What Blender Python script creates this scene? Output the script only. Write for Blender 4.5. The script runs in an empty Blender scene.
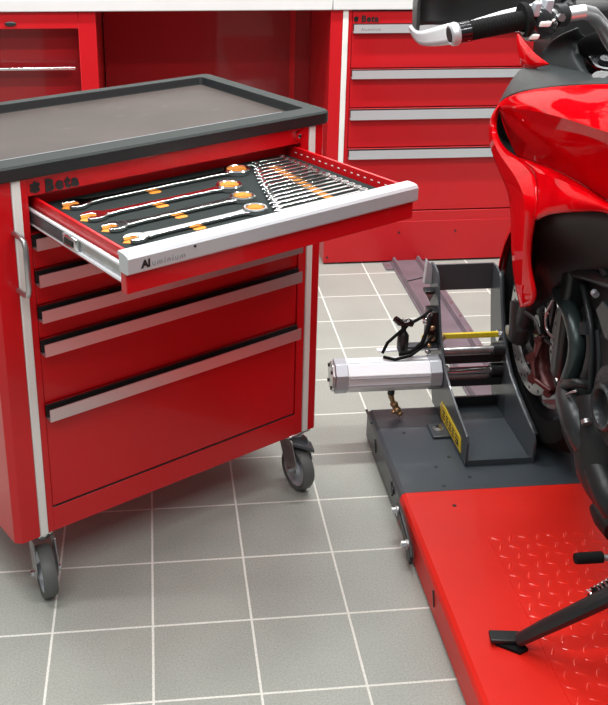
import bpy, bmesh, math, random
from mathutils import Vector, Matrix
random.seed(7)
C = bpy.context.scene.collection
R = math.radians

# ------------------------------------------------------------------ camera
F = 1036.5258; YAW = 0.1129; PIT = 0.3787; ROL = 0.0106
CP = Vector((0.2356, -1.6849, 1.466)); PPX = 268.3588; PPY = 258.9016
fw = Vector((math.sin(YAW)*math.cos(PIT), math.cos(YAW)*math.cos(PIT), -math.sin(PIT)))
r0 = Vector((math.cos(YAW), -math.sin(YAW), 0)); u0 = r0.cross(fw)
cr = math.cos(ROL)*r0 + math.sin(ROL)*u0
cu = -math.sin(ROL)*r0 + math.cos(ROL)*u0
cam = bpy.data.cameras.new('camera'); camo = bpy.data.objects.new('camera', cam); C.objects.link(camo)
camo.matrix_world = Matrix(((cr.x, cu.x, -fw.x, CP.x), (cr.y, cu.y, -fw.y, CP.y), (cr.z, cu.z, -fw.z, CP.z), (0, 0, 0, 1)))
cam.sensor_fit = 'VERTICAL'; cam.sensor_height = 36.0; cam.lens = F*36.0/705.0
cam.shift_x = (304-PPX)/705.0; cam.shift_y = (PPY-352.5)/705.0; cam.clip_start = 0.05
bpy.context.scene.camera = camo

def bx(px, py, x0):
    """world point seen at a photo pixel, lying on the plane x = x0"""
    d = fw + cr*((px-PPX)/F) - cu*((py-PPY)/F)
    return CP + d*((x0-CP.x)/d.x)

# ------------------------------------------------------------------ materials
def mat(name, col, rough=0.5, metal=0.0, coat=0.0, spec=0.5, bump=None, var=None, emit=None, aniso=0):
    m = bpy.data.materials.new(name); m.use_nodes = True
    nt = m.node_tree; b = nt.nodes['Principled BSDF']
    b.inputs['Base Color'].default_value = (*col, 1); b.inputs['Roughness'].default_value = rough
    b.inputs['Metallic'].default_value = metal; b.inputs['Coat Weight'].default_value = coat
    b.inputs['Coat Roughness'].default_value = 0.04; b.inputs['Specular IOR Level'].default_value = spec
    if aniso: b.inputs['Anisotropic'].default_value = aniso
    tc = nt.nodes.new('ShaderNodeTexCoord')
    if var:
        sc, lo, hi = var
        n = nt.nodes.new('ShaderNodeTexNoise'); n.inputs['Scale'].default_value = sc; n.inputs['Detail'].default_value = 4
        nt.links.new(tc.outputs['Object'], n.inputs['Vector'])
        mr = nt.nodes.new('ShaderNodeMapRange'); mr.inputs['From Min'].default_value = .3; mr.inputs['From Max'].default_value = .7
        mr.inputs['To Min'].default_value = lo; mr.inputs['To Max'].default_value = hi
        nt.links.new(n.outputs['Fac'], mr.inputs['Value'])
        mx = nt.nodes.new('ShaderNodeVectorMath'); mx.operation = 'SCALE'; mx.inputs[0].default_value = col
        nt.links.new(mr.outputs['Result'], mx.inputs['Scale']); nt.links.new(mx.outputs['Vector'], b.inputs['Base Color'])
    if bump:
        sc, st = bump
        n = nt.nodes.new('ShaderNodeTexNoise'); n.inputs['Scale'].default_value = sc; n.inputs['Detail'].default_value = 3
        nt.links.new(tc.outputs['Object'], n.inputs['Vector'])
        bp = nt.nodes.new('ShaderNodeBump'); bp.inputs['Strength'].default_value = st; bp.inputs['Distance'].default_value = .002
        nt.links.new(n.outputs['Fac'], bp.inputs['Height']); nt.links.new(bp.outputs['Normal'], b.inputs['Normal'])
    if name == 'charcoal_worn_top':
        mp = nt.nodes.new('ShaderNodeMapping'); mp.inputs['Scale'].default_value = (7, 45, 1); mp.inputs['Rotation'].default_value = (0, 0, .5)
        n = nt.nodes.new('ShaderNodeTexNoise'); n.inputs['Scale'].default_value = 1.6; n.inputs['Detail'].default_value = 6
        nt.links.new(tc.outputs['Object'], mp.inputs['Vector']); nt.links.new(mp.outputs['Vector'], n.inputs['Vector'])
        q = nt.nodes.new('ShaderNodeMapRange'); q.inputs['From Min'].default_value = .68; q.inputs['From Max'].default_value = .80
        nt.links.new(n.outputs['Fac'], q.inputs['Value'])
        mm = nt.nodes.new('ShaderNodeMixRGB'); mm.inputs['Color2'].default_value = (.20, .19, .18, 1)
        nt.links.new(q.outputs['Result'], mm.inputs['Fac']); nt.links.new(mx.outputs['Vector'], mm.inputs['Color1'])
        nt.links.new(mm.outputs['Color'], b.inputs['Base Color'])
    if emit:
        b.inputs['Emission Color'].default_value = (*col, 1); b.inputs['Emission Strength'].default_value = emit
    return m

def floor_mat():
    m = bpy.data.materials.new('floor_tile'); m.use_nodes = True; nt = m.node_tree; b = nt.nodes['Principled BSDF']
    tc = nt.nodes.new('ShaderNodeTexCoord'); mp = nt.nodes.new('ShaderNodeMapping')
    mp.inputs['Location'].default_value = (10, 10, 0)
    nt.links.new(tc.outputs['Object'], mp.inputs['Vector'])
    br = nt.nodes.new('ShaderNodeTexBrick'); br.offset = 0; br.squash = 1
    for k, v_ in (('Scale', 1), ('Mortar Size', .0026), ('Mortar Smooth', .15), ('Bias', 0), ('Brick Width', .2), ('Row Height', .2)): br.inputs[k].default_value = v_
    br.inputs['Color1'].default_value = (.33, .345, .31, 1); br.inputs['Color2'].default_value = (.352, .368, .33, 1)
    br.inputs['Mortar'].default_value = (.70, .70, .64, 1)
    nt.links.new(mp.outputs['Vector'], br.inputs['Vector'])
    n1 = nt.nodes.new('ShaderNodeTexNoise'); n1.inputs['Scale'].default_value = 260; n1.inputs['Detail'].default_value = 2
    n2 = nt.nodes.new('ShaderNodeTexNoise'); n2.inputs['Scale'].default_value = 5; n2.inputs['Detail'].default_value = 5
    for n in (n1, n2): nt.links.new(tc.outputs['Object'], n.inputs['Vector'])
    r1 = nt.nodes.new('ShaderNodeMapRange'); r1.inputs['From Min'].default_value = .3; r1.inputs['From Max'].default_value = .7; r1.inputs['To Min'].default_value = .86; r1.inputs['To Max'].default_value = 1.14
    r2 = nt.nodes.new('ShaderNodeMapRange'); r2.inputs['From Min'].default_value = .3; r2.inputs['From Max'].default_value = .7; r2.inputs['To Min'].default_value = .93; r2.inputs['To Max'].default_value = 1.06
    nt.links.new(n1.outputs['Fac'], r1.inputs['Value']); nt.links.new(n2.outputs['Fac'], r2.inputs['Value'])
    mu = nt.nodes.new('ShaderNodeMath'); mu.operation = 'MULTIPLY'
    nt.links.new(r1.outputs['Result'], mu.inputs[0]); nt.links.new(r2.outputs['Result'], mu.inputs[1])
    sc = nt.nodes.new('ShaderNodeVectorMath'); sc.operation = 'SCALE'
    nt.links.new(br.outputs['Color'], sc.inputs[0]); nt.links.new(mu.outputs['Value'], sc.inputs['Scale'])
    nt.links.new(sc.outputs['Vector'], b.inputs['Base Color'])
    rr = nt.nodes.new('ShaderNodeMapRange'); rr.inputs['To Min'].default_value = .34; rr.inputs['To Max'].default_value = .7
    nt.links.new(br.outputs['Fac'], rr.inputs['Value']); nt.links.new(rr.outputs['Result'], b.inputs['Roughness'])
    bp = nt.nodes.new('ShaderNodeBump'); bp.invert = True; bp.inputs['Strength'].default_value = .5; bp.inputs['Distance'].default_value = .001
    nt.links.new(br.outputs['Fac'], bp.inputs['Height']); nt.links.new(bp.outputs['Normal'], b.inputs['Normal'])
    return m

M = {
 'floor': floor_mat(),
 'wall': mat('wall_paint', (.72, .72, .70), .8, bump=(60, .2)),
 'ceil': mat('ceiling_paint', (.8, .8, .8), .9),
 'lamp': mat('lamp_glow', (1, .98, .95), .5, emit=9),
 'white': mat('white_laminate', (.70, .70, .69), .35, var=(8, .97, 1.03)),
 'red': mat('red_powder_coat', (.52, .009, .014), .34, coat=.15, spec=.35, var=(3, .96, 1.04)),
 'cartred': mat('trolley_red_enamel', (.56, .004, .008), .3, coat=.22, spec=.35, var=(3, .96, 1.04)),
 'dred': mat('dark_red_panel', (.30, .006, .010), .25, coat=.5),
 'deckred': mat('lift_red_paint', (.70, .016, .008), .42, coat=.06, spec=.3, bump=(30, .06), var=(3, .95, 1.05)),
 'bikered': mat('motorcycle_red_gloss', (.60, .001, .004), .6, coat=.32, spec=.0),
 'alu': mat('brushed_aluminium', (.66, .66, .67), .34, metal=.85, var=(2, .95, 1.05)),
 'aluW': mat('anodised_cylinder_alloy', (.86, .88, .91), .42, metal=.1),
 'aluL': mat('lit_aluminium', (.60, .61, .63), .36, metal=.45, var=(2, .96, 1.04)),  # brighter copy of the aluminium; light on upright grips is put into it
 'aluG': mat('grey_cast_end_cap', (.50, .53, .57), .42, metal=.5),
 'chrome': mat('polished_chrome', (.82, .82, .82), .12, metal=1),
 'steel': mat('zinc_steel', (.5, .5, .5), .3, metal=.9, var=(40, .8, 1.1)),
 'strip': mat('white_trim_strip', (.78, .77, .73), .4),
 'blackp': mat('black_textured_plastic', (.018, .020, .020), .42, bump=(500, .15), var=(6, .85, 1.15)),
 'top': mat('charcoal_worn_top', (.050, .038, .034), .45, spec=.22, bump=(8, .12), var=(9, .85, 1.2)),
 'rim': mat('charcoal_rim', (.024, .029, .028), .5, spec=.14, bump=(400, .1)),
 'black': mat('black_satin', (.012, .013, .014), .38),
 'gblack': mat('gloss_black', (.008, .008, .009), .15, coat=.4),
 'rubber': mat('black_rubber', (.008, .008, .008), .8, spec=.12, bump=(300, .3)),
 'grub': mat('grey_caster_rubber', (.10, .105, .10), .6),
 'foam': mat('dark_green_grey_foam', (.018, .024, .023), .9, spec=.2, bump=(600, .3)),
 'orange': mat('orange_foam_base', (.66, .23, .015), .6),
 'dkgrey': mat('dark_grey_deck_paint', (.044, .055, .064), .38, coat=.15, bump=(40, .05), var=(4, .9, 1.1)),
 'gplate': mat('slate_grey_plate', (.044, .053, .060), .35, coat=.2),
 'mauve': mat('mauve_grey_metal', (.20, .165, .19), .4, metal=.3, var=(12, .85, 1.15)),
 'yellow': mat('yellow_paint', (.72, .55, .02), .4),
 'brass': mat('aged_brass', (.42, .27, .15), .35, metal=.8, var=(60, .6, 1.2)),
 'cal': mat('bronze_red_caliper', (.075, .013, .012), .4, metal=.3),
 'pipe': mat('dark_coated_pipe', (.030, .045, .045), .34, metal=.3),
 'engine': mat('dark_engine_casting', (.020, .021, .022), .4, metal=.2, spec=.35, bump=(120, .2)),
 'engine2': mat('grey_engine_cover', (.030, .034, .036), .32, metal=.3, spec=.4),
 'brown': mat('black_shroud_floor_tint', (.014, .009, .009), .45, spec=.25),  # brown tint of the black infill is a floor reflection put into colour
 'tankblk': mat('tank_top_plastic', (.022, .027, .028), .42, spec=.25, bump=(400, .12)),
 'ink': mat('print_and_shade_black', (.012, .012, .012), .5),  # prints and black parts, also the painted shade around the grips
 'inkg': mat('printed_grey', (.25, .25, .26), .5),
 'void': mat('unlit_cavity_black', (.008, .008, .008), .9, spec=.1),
 'lug': mat('lift_red_lugs', (.80, .025, .012), .22, coat=.3),
 'wred': mat('red_graphic', (.6, .02, .02), .4),
}

# ------------------------------------------------------------------ mesh builder
def frame_for(d):
    d = d.normalized(); a = Vector((0, 0, 1)) if abs(d.z) < .9 else Vector((1, 0, 0))
    x = a.cross(d).normalized(); return x, d.cross(x)

class MB:
    def __init__(s): s.bm = bmesh.new()
    def face(s, vs):
        try: return s.bm.faces.new(vs)
        except ValueError: return None
    def box(s, x0, x1, y0, y1, z0, z1):
        v = [s.bm.verts.new(p) for p in ((x0,y0,z0),(x1,y0,z0),(x1,y1,z0),(x0,y1,z0),(x0,y0,z1),(x1,y0,z1),(x1,y1,z1),(x0,y1,z1))]
        for f in ((0,3,2,1),(4,5,6,7),(0,1,5,4),(1,2,6,5),(2,3,7,6),(3,0,4,7)): s.face([v[i] for i in f])
        return s
    def tube(s, pts, r, n=12, closed=False, cap=True, sx=1.0):
        pts = [Vector(p) for p in pts]; N = len(pts)
        rs = r if isinstance(r, (list, tuple)) else [r]*N
        rings = []; px = None
        for i, p in enumerate(pts):
            if closed: d = pts[(i+1) % N]-pts[i-1]
            else: d = pts[min(i+1, N-1)]-pts[max(i-1, 0)]
            d.normalize()
            if px is None: x, y = frame_for(d)
            else:
                x = (px - d*px.dot(d)).normalized(); y = d.cross(x)
            px = x
            rings.append([s.bm.verts.new(p + (x*math.cos(2*math.pi*k/n)*sx + y*math.sin(2*math.pi*k/n))*rs[i]) for k in range(n)])
        for i in range(N if closed else N-1):
            a, b = rings[i], rings[(i+1) % N]
            for k in range(n): s.face([a[k], a[(k+1) % n], b[(k+1) % n], b[k]])
        if cap and not closed:
            s.face(rings[0][::-1]); s.face(rings[-1])
        return s
    def cyl(s, a, b, r, n=24, r2=None): return s.tube([a, b], [r, r if r2 is None else r2], n)
    def lathe(s, c, ax, prof, n=32, closed=True):
        """prof: (radius, along) pairs about axis ax through c"""
        c = Vector(c); ax = Vector(ax).normalized(); x, y = frame_for(ax)
        rings = [[s.bm.verts.new(c + ax*h + (x*math.cos(2*math.pi*k/n)+y*math.sin(2*math.pi*k/n))*max(r, 1e-5)) for k in range(n)] for r, h in prof]
        m = len(rings)
        for i in range(m if closed else m-1):
            a, b = rings[i], rings[(i+1) % m]
            for k in range(n): s.face([a[k], a[(k+1) % n], b[(k+1) % n], b[k]])
        return s
    def prism(s, poly, d):
        """poly: list of 3D points, extruded by vector d"""
        d = Vector(d); a = [s.bm.verts.new(Vector(p)) for p in poly]; b = [s.bm.verts.new(Vector(p)+d) for p in poly]
        s.face(a[::-1]); s.face(b); n = len(a)
        for i in range(n): s.face([a[i], a[(i+1) % n], b[(i+1) % n], b[i]])
        return s
    def grid(s, rows):
        vs = [[s.bm.verts.new(Vector(p)) for p in r] for r in rows]
        for i in range(len(vs)-1):
            for k in range(len(vs[i])-1): s.face([vs[i][k], vs[i][k+1], vs[i+1][k+1], vs[i+1][k]])
        return s
    def sphere(s, c, r, n=16, sc=(1, 1, 1)):
        bmesh.ops.create_uvsphere(s.bm, u_segments=n, v_segments=n//2, radius=1,
            matrix=Matrix.Translation(Vector(c)) @ Matrix.Diagonal((r*sc[0], r*sc[1], r*sc[2], 1)))
        return s
    def build(s, name, m, parent=None, bevel=0, sub=0, solid=0, ang=35, crease=None, recalc=True, world=True, segs=2, off=0):
        bm = s.bm
        bmesh.ops.remove_doubles(bm, verts=bm.verts, dist=1e-6)
        if recalc: bmesh.ops.recalc_face_normals(bm, faces=bm.faces)
        if crease:
            cl = bm.edges.layers.float.new('crease_edge')
            for e in bm.edges:
                if e.is_boundary: e[cl] = crease
        for f in bm.faces: f.smooth = True
        if not sub:
            for e in bm.edges:
                if len(e.link_faces) == 2 and e.calc_face_angle(0) > R(ang): e.smooth = False
        me = bpy.data.meshes.new(name)
        if parent is not None and world:
            root = parent
            while root.parent: root = root.parent
            bm.transform(root.matrix_basis.inverted())
        bm.to_mesh(me); bm.free()
        o = bpy.data.objects.new(name, me); C.objects.link(o); me.materials.append(m)
        if parent is not None: o.parent = parent
        if sub:
            q = o.modifiers.new('sub', 'SUBSURF'); q.levels = sub; q.render_levels = sub
        if solid:
            q = o.modifiers.new('sol', 'SOLIDIFY'); q.thickness = solid; q.offset = off
        if bevel:
            q = o.modifiers.new('bev', 'BEVEL'); q.width = bevel; q.segments = segs; q.limit_method = 'ANGLE'; q.angle_limit = R(40)
        return o

def tag(o, label, cat=None, group=None, kind=None):
    if label: o['label'] = label
    if cat: o['category'] = cat
    if group: o['group'] = group
    if kind: o['kind'] = kind
    return o
def empty(name, loc, rz, label, cat, group=None):
    o = bpy.data.objects.new(name, None); C.objects.link(o); o.empty_display_size = .05
    o.matrix_basis = Matrix.Translation(Vector(loc)) @ Matrix.Rotation(rz, 4, 'Z')
    return tag(o, label, cat, group)
def copy_tree(o, parent=None):
    c = o.copy(); C.objects.link(c); c.parent = parent
    for ch in [x for x in C.objects if x.parent == o]: copy_tree(ch, c)
    return c
def text(name, body, size, mtx, m, parent, ext=.0006, shear=0, space=1, bold=0):
    cu_ = bpy.data.curves.new(name, 'FONT'); cu_.body = body; cu_.size = size; cu_.extrude = ext; cu_.shear = shear
    cu_.space_character = space; cu_.offset = bold; cu_.resolution_u = 3
    t = bpy.data.objects.new('tmp', cu_); C.objects.link(t)
    bpy.context.view_layer.update()
    dg = bpy.context.evaluated_depsgraph_get(); me = bpy.data.meshes.new_from_object(t.evaluated_get(dg))
    bpy.data.objects.remove(t)
    me.transform(mtx); me.materials.clear(); me.materials.append(m)
    o = bpy.data.objects.new(name, me); C.objects.link(o); o.parent = parent
    return o
# text facing -Y (local), reading along +X
def front(x, y, z): return Matrix.Translation((x, y, z)) @ Matrix.Rotation(R(90), 4, 'X')

# ------------------------------------------------------------------ setting
tag(MB().box(-6, 8, -5, 2.62, -.05, 0).build('floor', M['floor']), None, kind='structure')
tag(MB().box(-6, 8, 2.52, 2.62, 0, 3.0).build('wall_back', M['wall']), None, kind='structure')

# =================================================================== BACK FURNITURE  (front plane y = 1.905)
YF = 1.905
def emblem(parent, x, y, z, s):
    b = MB()
    for dx, dz, r in ((0, 0, .34), (-.3, .2, .2), (.28, .22, .22), (-.28, -.25, .22), (.28, -.25, .2), (0, .42, .16), (.02, -.42, .16)):
        b.cyl((x+dx*s, y, z+dz*s), (x+dx*s, y-.0018, z+dz*s), r*s, 12)
    return b.build('emblem', M['ink'], parent, world=False)

def alu_handle(b, x0, x1, yf, z0, z1):
    """extruded grip rail seen from the front: face tilts back slightly at the top, finger lip behind"""
    sec = [(yf-.022, z0), (yf-.022, z1), (yf-.0195, z1), (yf-.0195, z0+.004), (yf, z0+.004), (yf, z0)]
    b.prism([(x0, y, z) for y, z in sec], (x1-x0, 0, 0))

# right-hand drawer cabinet
cab = empty('drawer_cabinet', (.851, YF, 0), 0, 'tall red fixed drawer cabinet with aluminium grips behind the motorcycle', 'cabinet')
def w(b, name, m, parent=cab, **k): return b.build(name, m, parent, **k)
b = MB(); b.box(.851, .893, YF, 2.47, 0.004, .945); b.box(.914, .926, YF, 2.47, .004, .945)
b.box(.8931, .9139, YF+.004, 2.47, .004, .945); b.box(.9261, 2.03, YF+.022, 2.47, .004, .945)
w(b, 'body', M['red'])
w(MB().box(.894, .913, YF-.003, YF+.004, .006, .944), 'trim_strip', M['strip'], bevel=.002)
b = MB(); b.box(.851, 2.03, YF-.004, YF-.0001, .008, .204)
w(b, 'plinth', M['red'], bevel=.0015)
w(MB().box(.852, 2.03, YF-.0062, YF-.004, .008, .165), 'kick_panel', M['red'], bevel=.001)
for x in (.864, 1.135, 1.352):
    w(MB().cyl((x, YF-.0062, .122 if x > 1 else .03), (x, YF-.0085, .122 if x > 1 else .03), .004, 12), 'screw', M['black'])
for k, (z0, z1, hz0, hz1) in enumerate(((.742, .94, .868, .897), (.600, .740, .708, .741-.004), (.452, .598, .560, .594), (.207, .450, .414, .446))):
    d = w(MB().box(.928, 2.03, YF-.001, YF+.021, z0+.001, z1-.001), 'drawer', M['red'], bevel=.0015)
    hb = MB(); alu_handle(hb, .930, 2.02, YF, hz0, hz1)
    hh = w(hb, 'handle', M['aluL'], d)
    w(MB().box(.930, 2.02, YF-.008, YF-.0012, hz0+.0045, hz1+.001), 'grip_recess_shade', M['ink'], d)  # black plate paints the shade behind the grip's open top
    w(MB().box(.930, 2.02, YF-.003, YF-.0012, hz0-.004, hz0), 'grip_shadow_strip', M['ink'], d)  # black strip painted as the shadow under the grip
    if k == 0:
        e = emblem(d, .940-.851, -.001, .9135, .017)
        text('lettering', 'Beta', .030, front(.958-.851, -.001, .9045), M['ink'], d, .0012, bold=.0012, space=1.15)
        text('lettering', 'Aluminium', .014, front(.955-.851, -.0222, .877), M['inkg'], hh, .0006, space=1.15)
# left cabinet with recessed bay
lc = empty('storage_cabinet', (-.6, YF, 0), 0, 'red storage cabinet with dark recessed bay at far left', 'cabinet')
b = MB(); b.box(-1.2, .067, YF+.02, 2.47, .004, .943) if False else None
b = MB()
b.box(-.012, .067-.02, YF, YF+.02, .004, .943); b.box(-1.2, -.012, YF, YF+.02, .888, .943); b.box(-1.2, -.012, YF, YF+.02, .004, .12)
b.box(.047-.012, .047, YF+.02, 2.46, .004, .943); b.box(-1.2, .035, 2.44, 2.46, .004, .943); b.box(-1.2, .035, YF+.02, 2.44, .925, .943)
w(b, 'body', M['red'], lc, bevel=.0015)
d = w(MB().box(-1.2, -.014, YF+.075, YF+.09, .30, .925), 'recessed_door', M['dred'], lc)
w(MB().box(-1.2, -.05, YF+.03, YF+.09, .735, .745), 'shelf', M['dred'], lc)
w(MB().box(-1.2, -.030, YF+.016, YF+.0295, .745, .754), 'silver_edge_rail', M['chrome'], lc, bevel=.002)
w(MB().sphere((-.235, YF-.002, .905), .02, 20, (1.0, .2, .4)), 'badge', M['engine2'], lc)
# dark gap strip + back panel of the open knee bay
kb = empty('bay_back_panel', (.4, 2.38, 0), 0, 'dark red back panel of the open bay under the white worktop', 'panel')
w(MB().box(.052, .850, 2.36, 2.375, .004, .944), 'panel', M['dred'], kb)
w(MB().box(.770, .790, 2.352, 2.36, .004, .944), 'edge_flange', M['red'], kb)
# worktops
for x0, x1, lab in ((-1.25, .8545, 'white laminate worktop section spanning the open bay at left'), (.8565, 2.05, 'white laminate worktop section above the fixed drawer cabinet')):
    o = MB().box(x0, x1, YF-.012, 2.5, .9455, .986).build('worktop', M['white'], bevel=.003)
    tag(o, lab, 'worktop')

# =================================================================== TOOL TROLLEY
W0 = Vector((-.008, .112, 0)); TH = R(31)
MT = Matrix.Translation(W0) @ Matrix.Rotation(TH, 4, 'Z')
tr = empty('tool_trolley', W0, TH, 'red rolling tool trolley with its top drawer pulled open', 'tool trolley')
def t(b, name, m, parent=tr, **k): return b.build(name, m, parent, world=False, **k)
T0 = .008; TB = .455
b = MB()
# side columns with chamfered outer corners
for sgn, xo, xi in ((-1, -.064, -.013), (1, .721, .690)):
    if sgn < 0: poly = [(xo, TB), (xo, T0+.012), (xo+.012, T0), (xi, T0), (xi, T0+.012), (xi+.02, T0+.012), (xi+.02, TB)]
    else: poly = [(xo, TB), (xo, T0+.010), (xo-.010, T0), (xi, T0), (xi, T0+.012), (xi-.02, T0+.012), (xi-.02, TB)]
    b.prism([(x, y, .150) for x, y in poly], (0, 0, .760))
t(b, 'side_column', M['cartred'], bevel=.001)
b = MB(); b.box(.0055, .019, T0, TB, .152, .909); b.box(.651, .6725, T0, TB, .152, .909)
b.box(.019, .651, T0, T0+.02, .152, .207); b.box(.019, .651, T0, T0+.02, .875, .909)
b.box(.019, .651, TB-.01, TB, .152, .909); b.box(.019, .651, T0+.02, TB-.01, .152, .16); b.box(.019,.651,T0+.03,TB-.01,.799,.802)
t(b, 'carcass', M['cartred'], bevel=.001)
for x0, x1 in ((-.0125, .005), (.673, .6895)):
    t(MB().box(x0, x1, T0-.003, T0+.02, .152, .909), 'trim_strip', M['strip'], bevel=.002)
# closed drawers
for z0, z1, h0, h1 in ((.73, .802, .774, .8015), (.657, .73, .701, .7295), (.587, .657, .628, .6565), (.446, .587, .557, .5865), (.208, .446, .415, .4455)):
    d = t(MB().box(.0205, .6495, T0+.003, T0+.4, z0+.0015, z1-.0015), 'drawer', M['cartred'], bevel=.0015)
    hb = MB(); alu_handle(hb, .021, .6495, T0+.004, h0, h1-.004); t(hb, 'handle', M['alu'], d)
    t(MB().box(.0205, .6500, T0-.004, T0+.0028, h0+.0045, h1-.001), 'grip_recess_shade', M['ink'], d)  # shade behind the trolley grip, painted as a black plate
t(MB().box(.020, .650, T0+.001, T0+.004, .2065, .2095), 'shadow_strip', M['ink'])  # black strip paints shade into the joint below the lowest drawer
emblem(tr, .033, T0-.0002, .8905, .020)
text('lettering', 'Beta', .030, front(.053, T0, .8795), M['ink'], tr, .0018, bold=.0018, space=1.28)
b = MB(); b.lathe((.642, T0, .893), (0, -1, 0), [(.0001, .002), (.004, .002), (.005, .007), (.0105, .007), (.0115, 0), (.0001, 0)], 20)
lk = t(b, 'lock', M['chrome'])
t(MB().cyl((.642, T0-.0062, .893), (.642, T0-.0066, .893), .0035, 10), 'keyhole', M['ink'], lk)
# push handle at left
b = MB(); x0 = -.0145
b.tube([(x0, T0, .812), (x0, T0-.03, .812), (x0, T0-.042, .808), (x0, T0-.048, .796), (x0, T0-.048, .716), (x0, T0-.042, .704), (x0, T0-.03, .70), (x0, T0, .70)], .0052, 12)
t(b, 'pull_handle', M['steel'])
# top slab with raised rim
b = MB()
zs, zt, zr = .910, .920, .938; X0, X1, Y0, Y1 = -.078, .728, -.002, .478
def rrect(x0, x1, y0, y1, r, n=5):
    out = []
    for cx, cy, a0 in ((x1-r, y1-r, 0), (x0+r, y1-r, 90), (x0+r, y0+r, 180), (x1-r, y0+r, 270)):
        for k in range(n+1):
            a = R(a0+90*k/n); out.append((cx+r*math.cos(a), cy+r*math.sin(a)))
    return out
loops = []
for rect, z in ((( X0+.004, X1-.004, Y0+.004, Y1-.004, .018), zs), ((X0, X1, Y0, Y1, .022), zs+.004), ((X0, X1, Y0, Y1, .022), zr-.004), ((X0+.004, X1-.004, Y0+.004, Y1-.004, .018), zr),
                ((X0+.047, X1-.037, Y0+.050, Y1-.030, .010), zr), ((X0+.053, X1-.043, Y0+.056, Y1-.036, .008), zt)):
    loops.append([b.bm.verts.new((x, y, z)) for x, y in rrect(*rect)])
for a, c in zip(loops, loops[1:]):
    n = len(a)
    for k in range(n): b.face([a[k], a[(k+1) % n], c[(k+1) % n], c[k]])
b.face(loops[0][::-1]); b.face(loops[-1])
tp = t(b, 'top_tray', M['rim'])
tm = t(MB().prism([(x, y, zt+.0002) for x, y in rrect(X0+.056, X1-.046, Y0+.059, Y1-.039, .008)], (0, 0, .0012)), 'mat', M['top'], tp)
b = MB(); b.box(X0+.06, X1-.10, Y0+.0492, Y0+.0506, zr-.001, zr+.0004); t(b, 'pale_edge_line', M['aluG'], tp)  # pale grey line along the front inner edge of the rim
b = MB(); lo = [b.bm.verts.new((x, y, zs+.003)) for x, y in rrect(X0-.0006, X1+.0006, Y0-.0006, Y1+.0006, .0225)]; up = [b.bm.verts.new((x, y, zr-.004)) for x, y in rrect(X0-.0006, X1+.0006, Y0-.0006, Y1+.0006, .0225)]
for q in range(len(lo)): b.face([lo[q], lo[(q+1) % len(lo)], up[(q+1) % len(lo)], up[q]])
t(b, 'edge_band', M['black'], tp)
b = MB(); lo = [b.bm.verts.new((x, y, zt+.001)) for x, y in rrect(X0+.0525, X1-.0425, Y0+.0555, Y1-.0355, .008)]; up = [b.bm.verts.new((x, y, zr-.001)) for x, y in rrect(X0+.0485, X1-.0385, Y0+.0515, Y1-.0315, .010)]
for q in range(len(lo)): b.face([lo[q], lo[(q+1) % len(lo)], up[(q+1) % len(lo)], up[q]])
t(b, 'inner_wall', M['black'], tp)
# casters
def caster(px, py, a, brake):
    px -= math.sin(a)*.028; py += math.cos(a)*.028
    c = t(MB().box(px-.032, px+.032, py-.03, py+.03, .147, .152), 'caster', M['steel'], bevel=.004)
    dx, dy = math.sin(a), -math.cos(a)      # trailing direction (local)
    nx, ny = math.cos(a), math.sin(a)
    r = .0555; cx, cy, cz = px+dx*.028, py+dy*.028, r
    t(MB().lathe((px, py, .130), (0, 0, 1), [(.001, 0), (.024, 0), (.028, .006), (.028, .014), (.020, .016), (.001, .016)], 20), 'swivel', M['chrome'], c)
    n = Vector((nx, ny, 0)); cc = Vector((cx, cy, cz)); tv = Vector((dx, dy, 0))
    for s in (-1, 1):
        o0 = n*(s*.021)
        poly = [cc+tv*.012-Vector((0,0,.012)), cc-tv*.012-Vector((0,0,.012)), Vector((px, py, .134))-tv*.030, Vector((px, py, .134))+tv*.034, cc+tv*.028+Vector((0,0,.03))]
        t(MB().prism([p+o0 for p in poly], n*(s*.003)), 'fork_plate', M['steel'], c, bevel=.001)
        t(MB().cyl(cc+n*s*.024, cc+n*s*.031, .007, 6), 'axle_nut', M['chrome'], c)
    pr = [(r-.012, -.012), (r-.004, -.015), (r, -.009), (r, .009), (r-.004, .015), (r-.012, .012), (r-.014, 0)]
    t(MB().lathe(cc, n, pr, 36), 'tyre', M['grub'], c)
    pr = [(.008, -.016), (.016, -.016), (.022, -.008), (r-.018, -.006), (r-.012, -.012), (r-.011, .012), (r-.018, .006), (.022, .008), (.016, .016), (.008, .016)]
    t(MB().lathe(cc, n, pr, 32), 'wheel_hub', M['aluG'], c)
    if brake:
        u_ = Vector((.88, -.47, 0)); n = Vector((.47, .88, 0)); q = Vector((px, py, .128))-u_*.006-Vector((.47, .88, 0))*.03
        bp = MB(); pts = [(q+u_*.0+n*s*.018, q+u_*.052+n*s*.020-Vector((0,0,.022))) for s in (-1, 1)]
        bp.prism([pts[0][0], pts[0][1], pts[1][1], pts[1][0]], (0, 0, .010))
        t(bp, 'brake_pedal', M['gplate'], c, bevel=.003)
    return c
caster(-.003, .018, R(-14), False)
caster(.664, .008, R(-6), True)
caster(.0, .40, R(20), False)
caster(.664, .40, R(-25), False)
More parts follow.
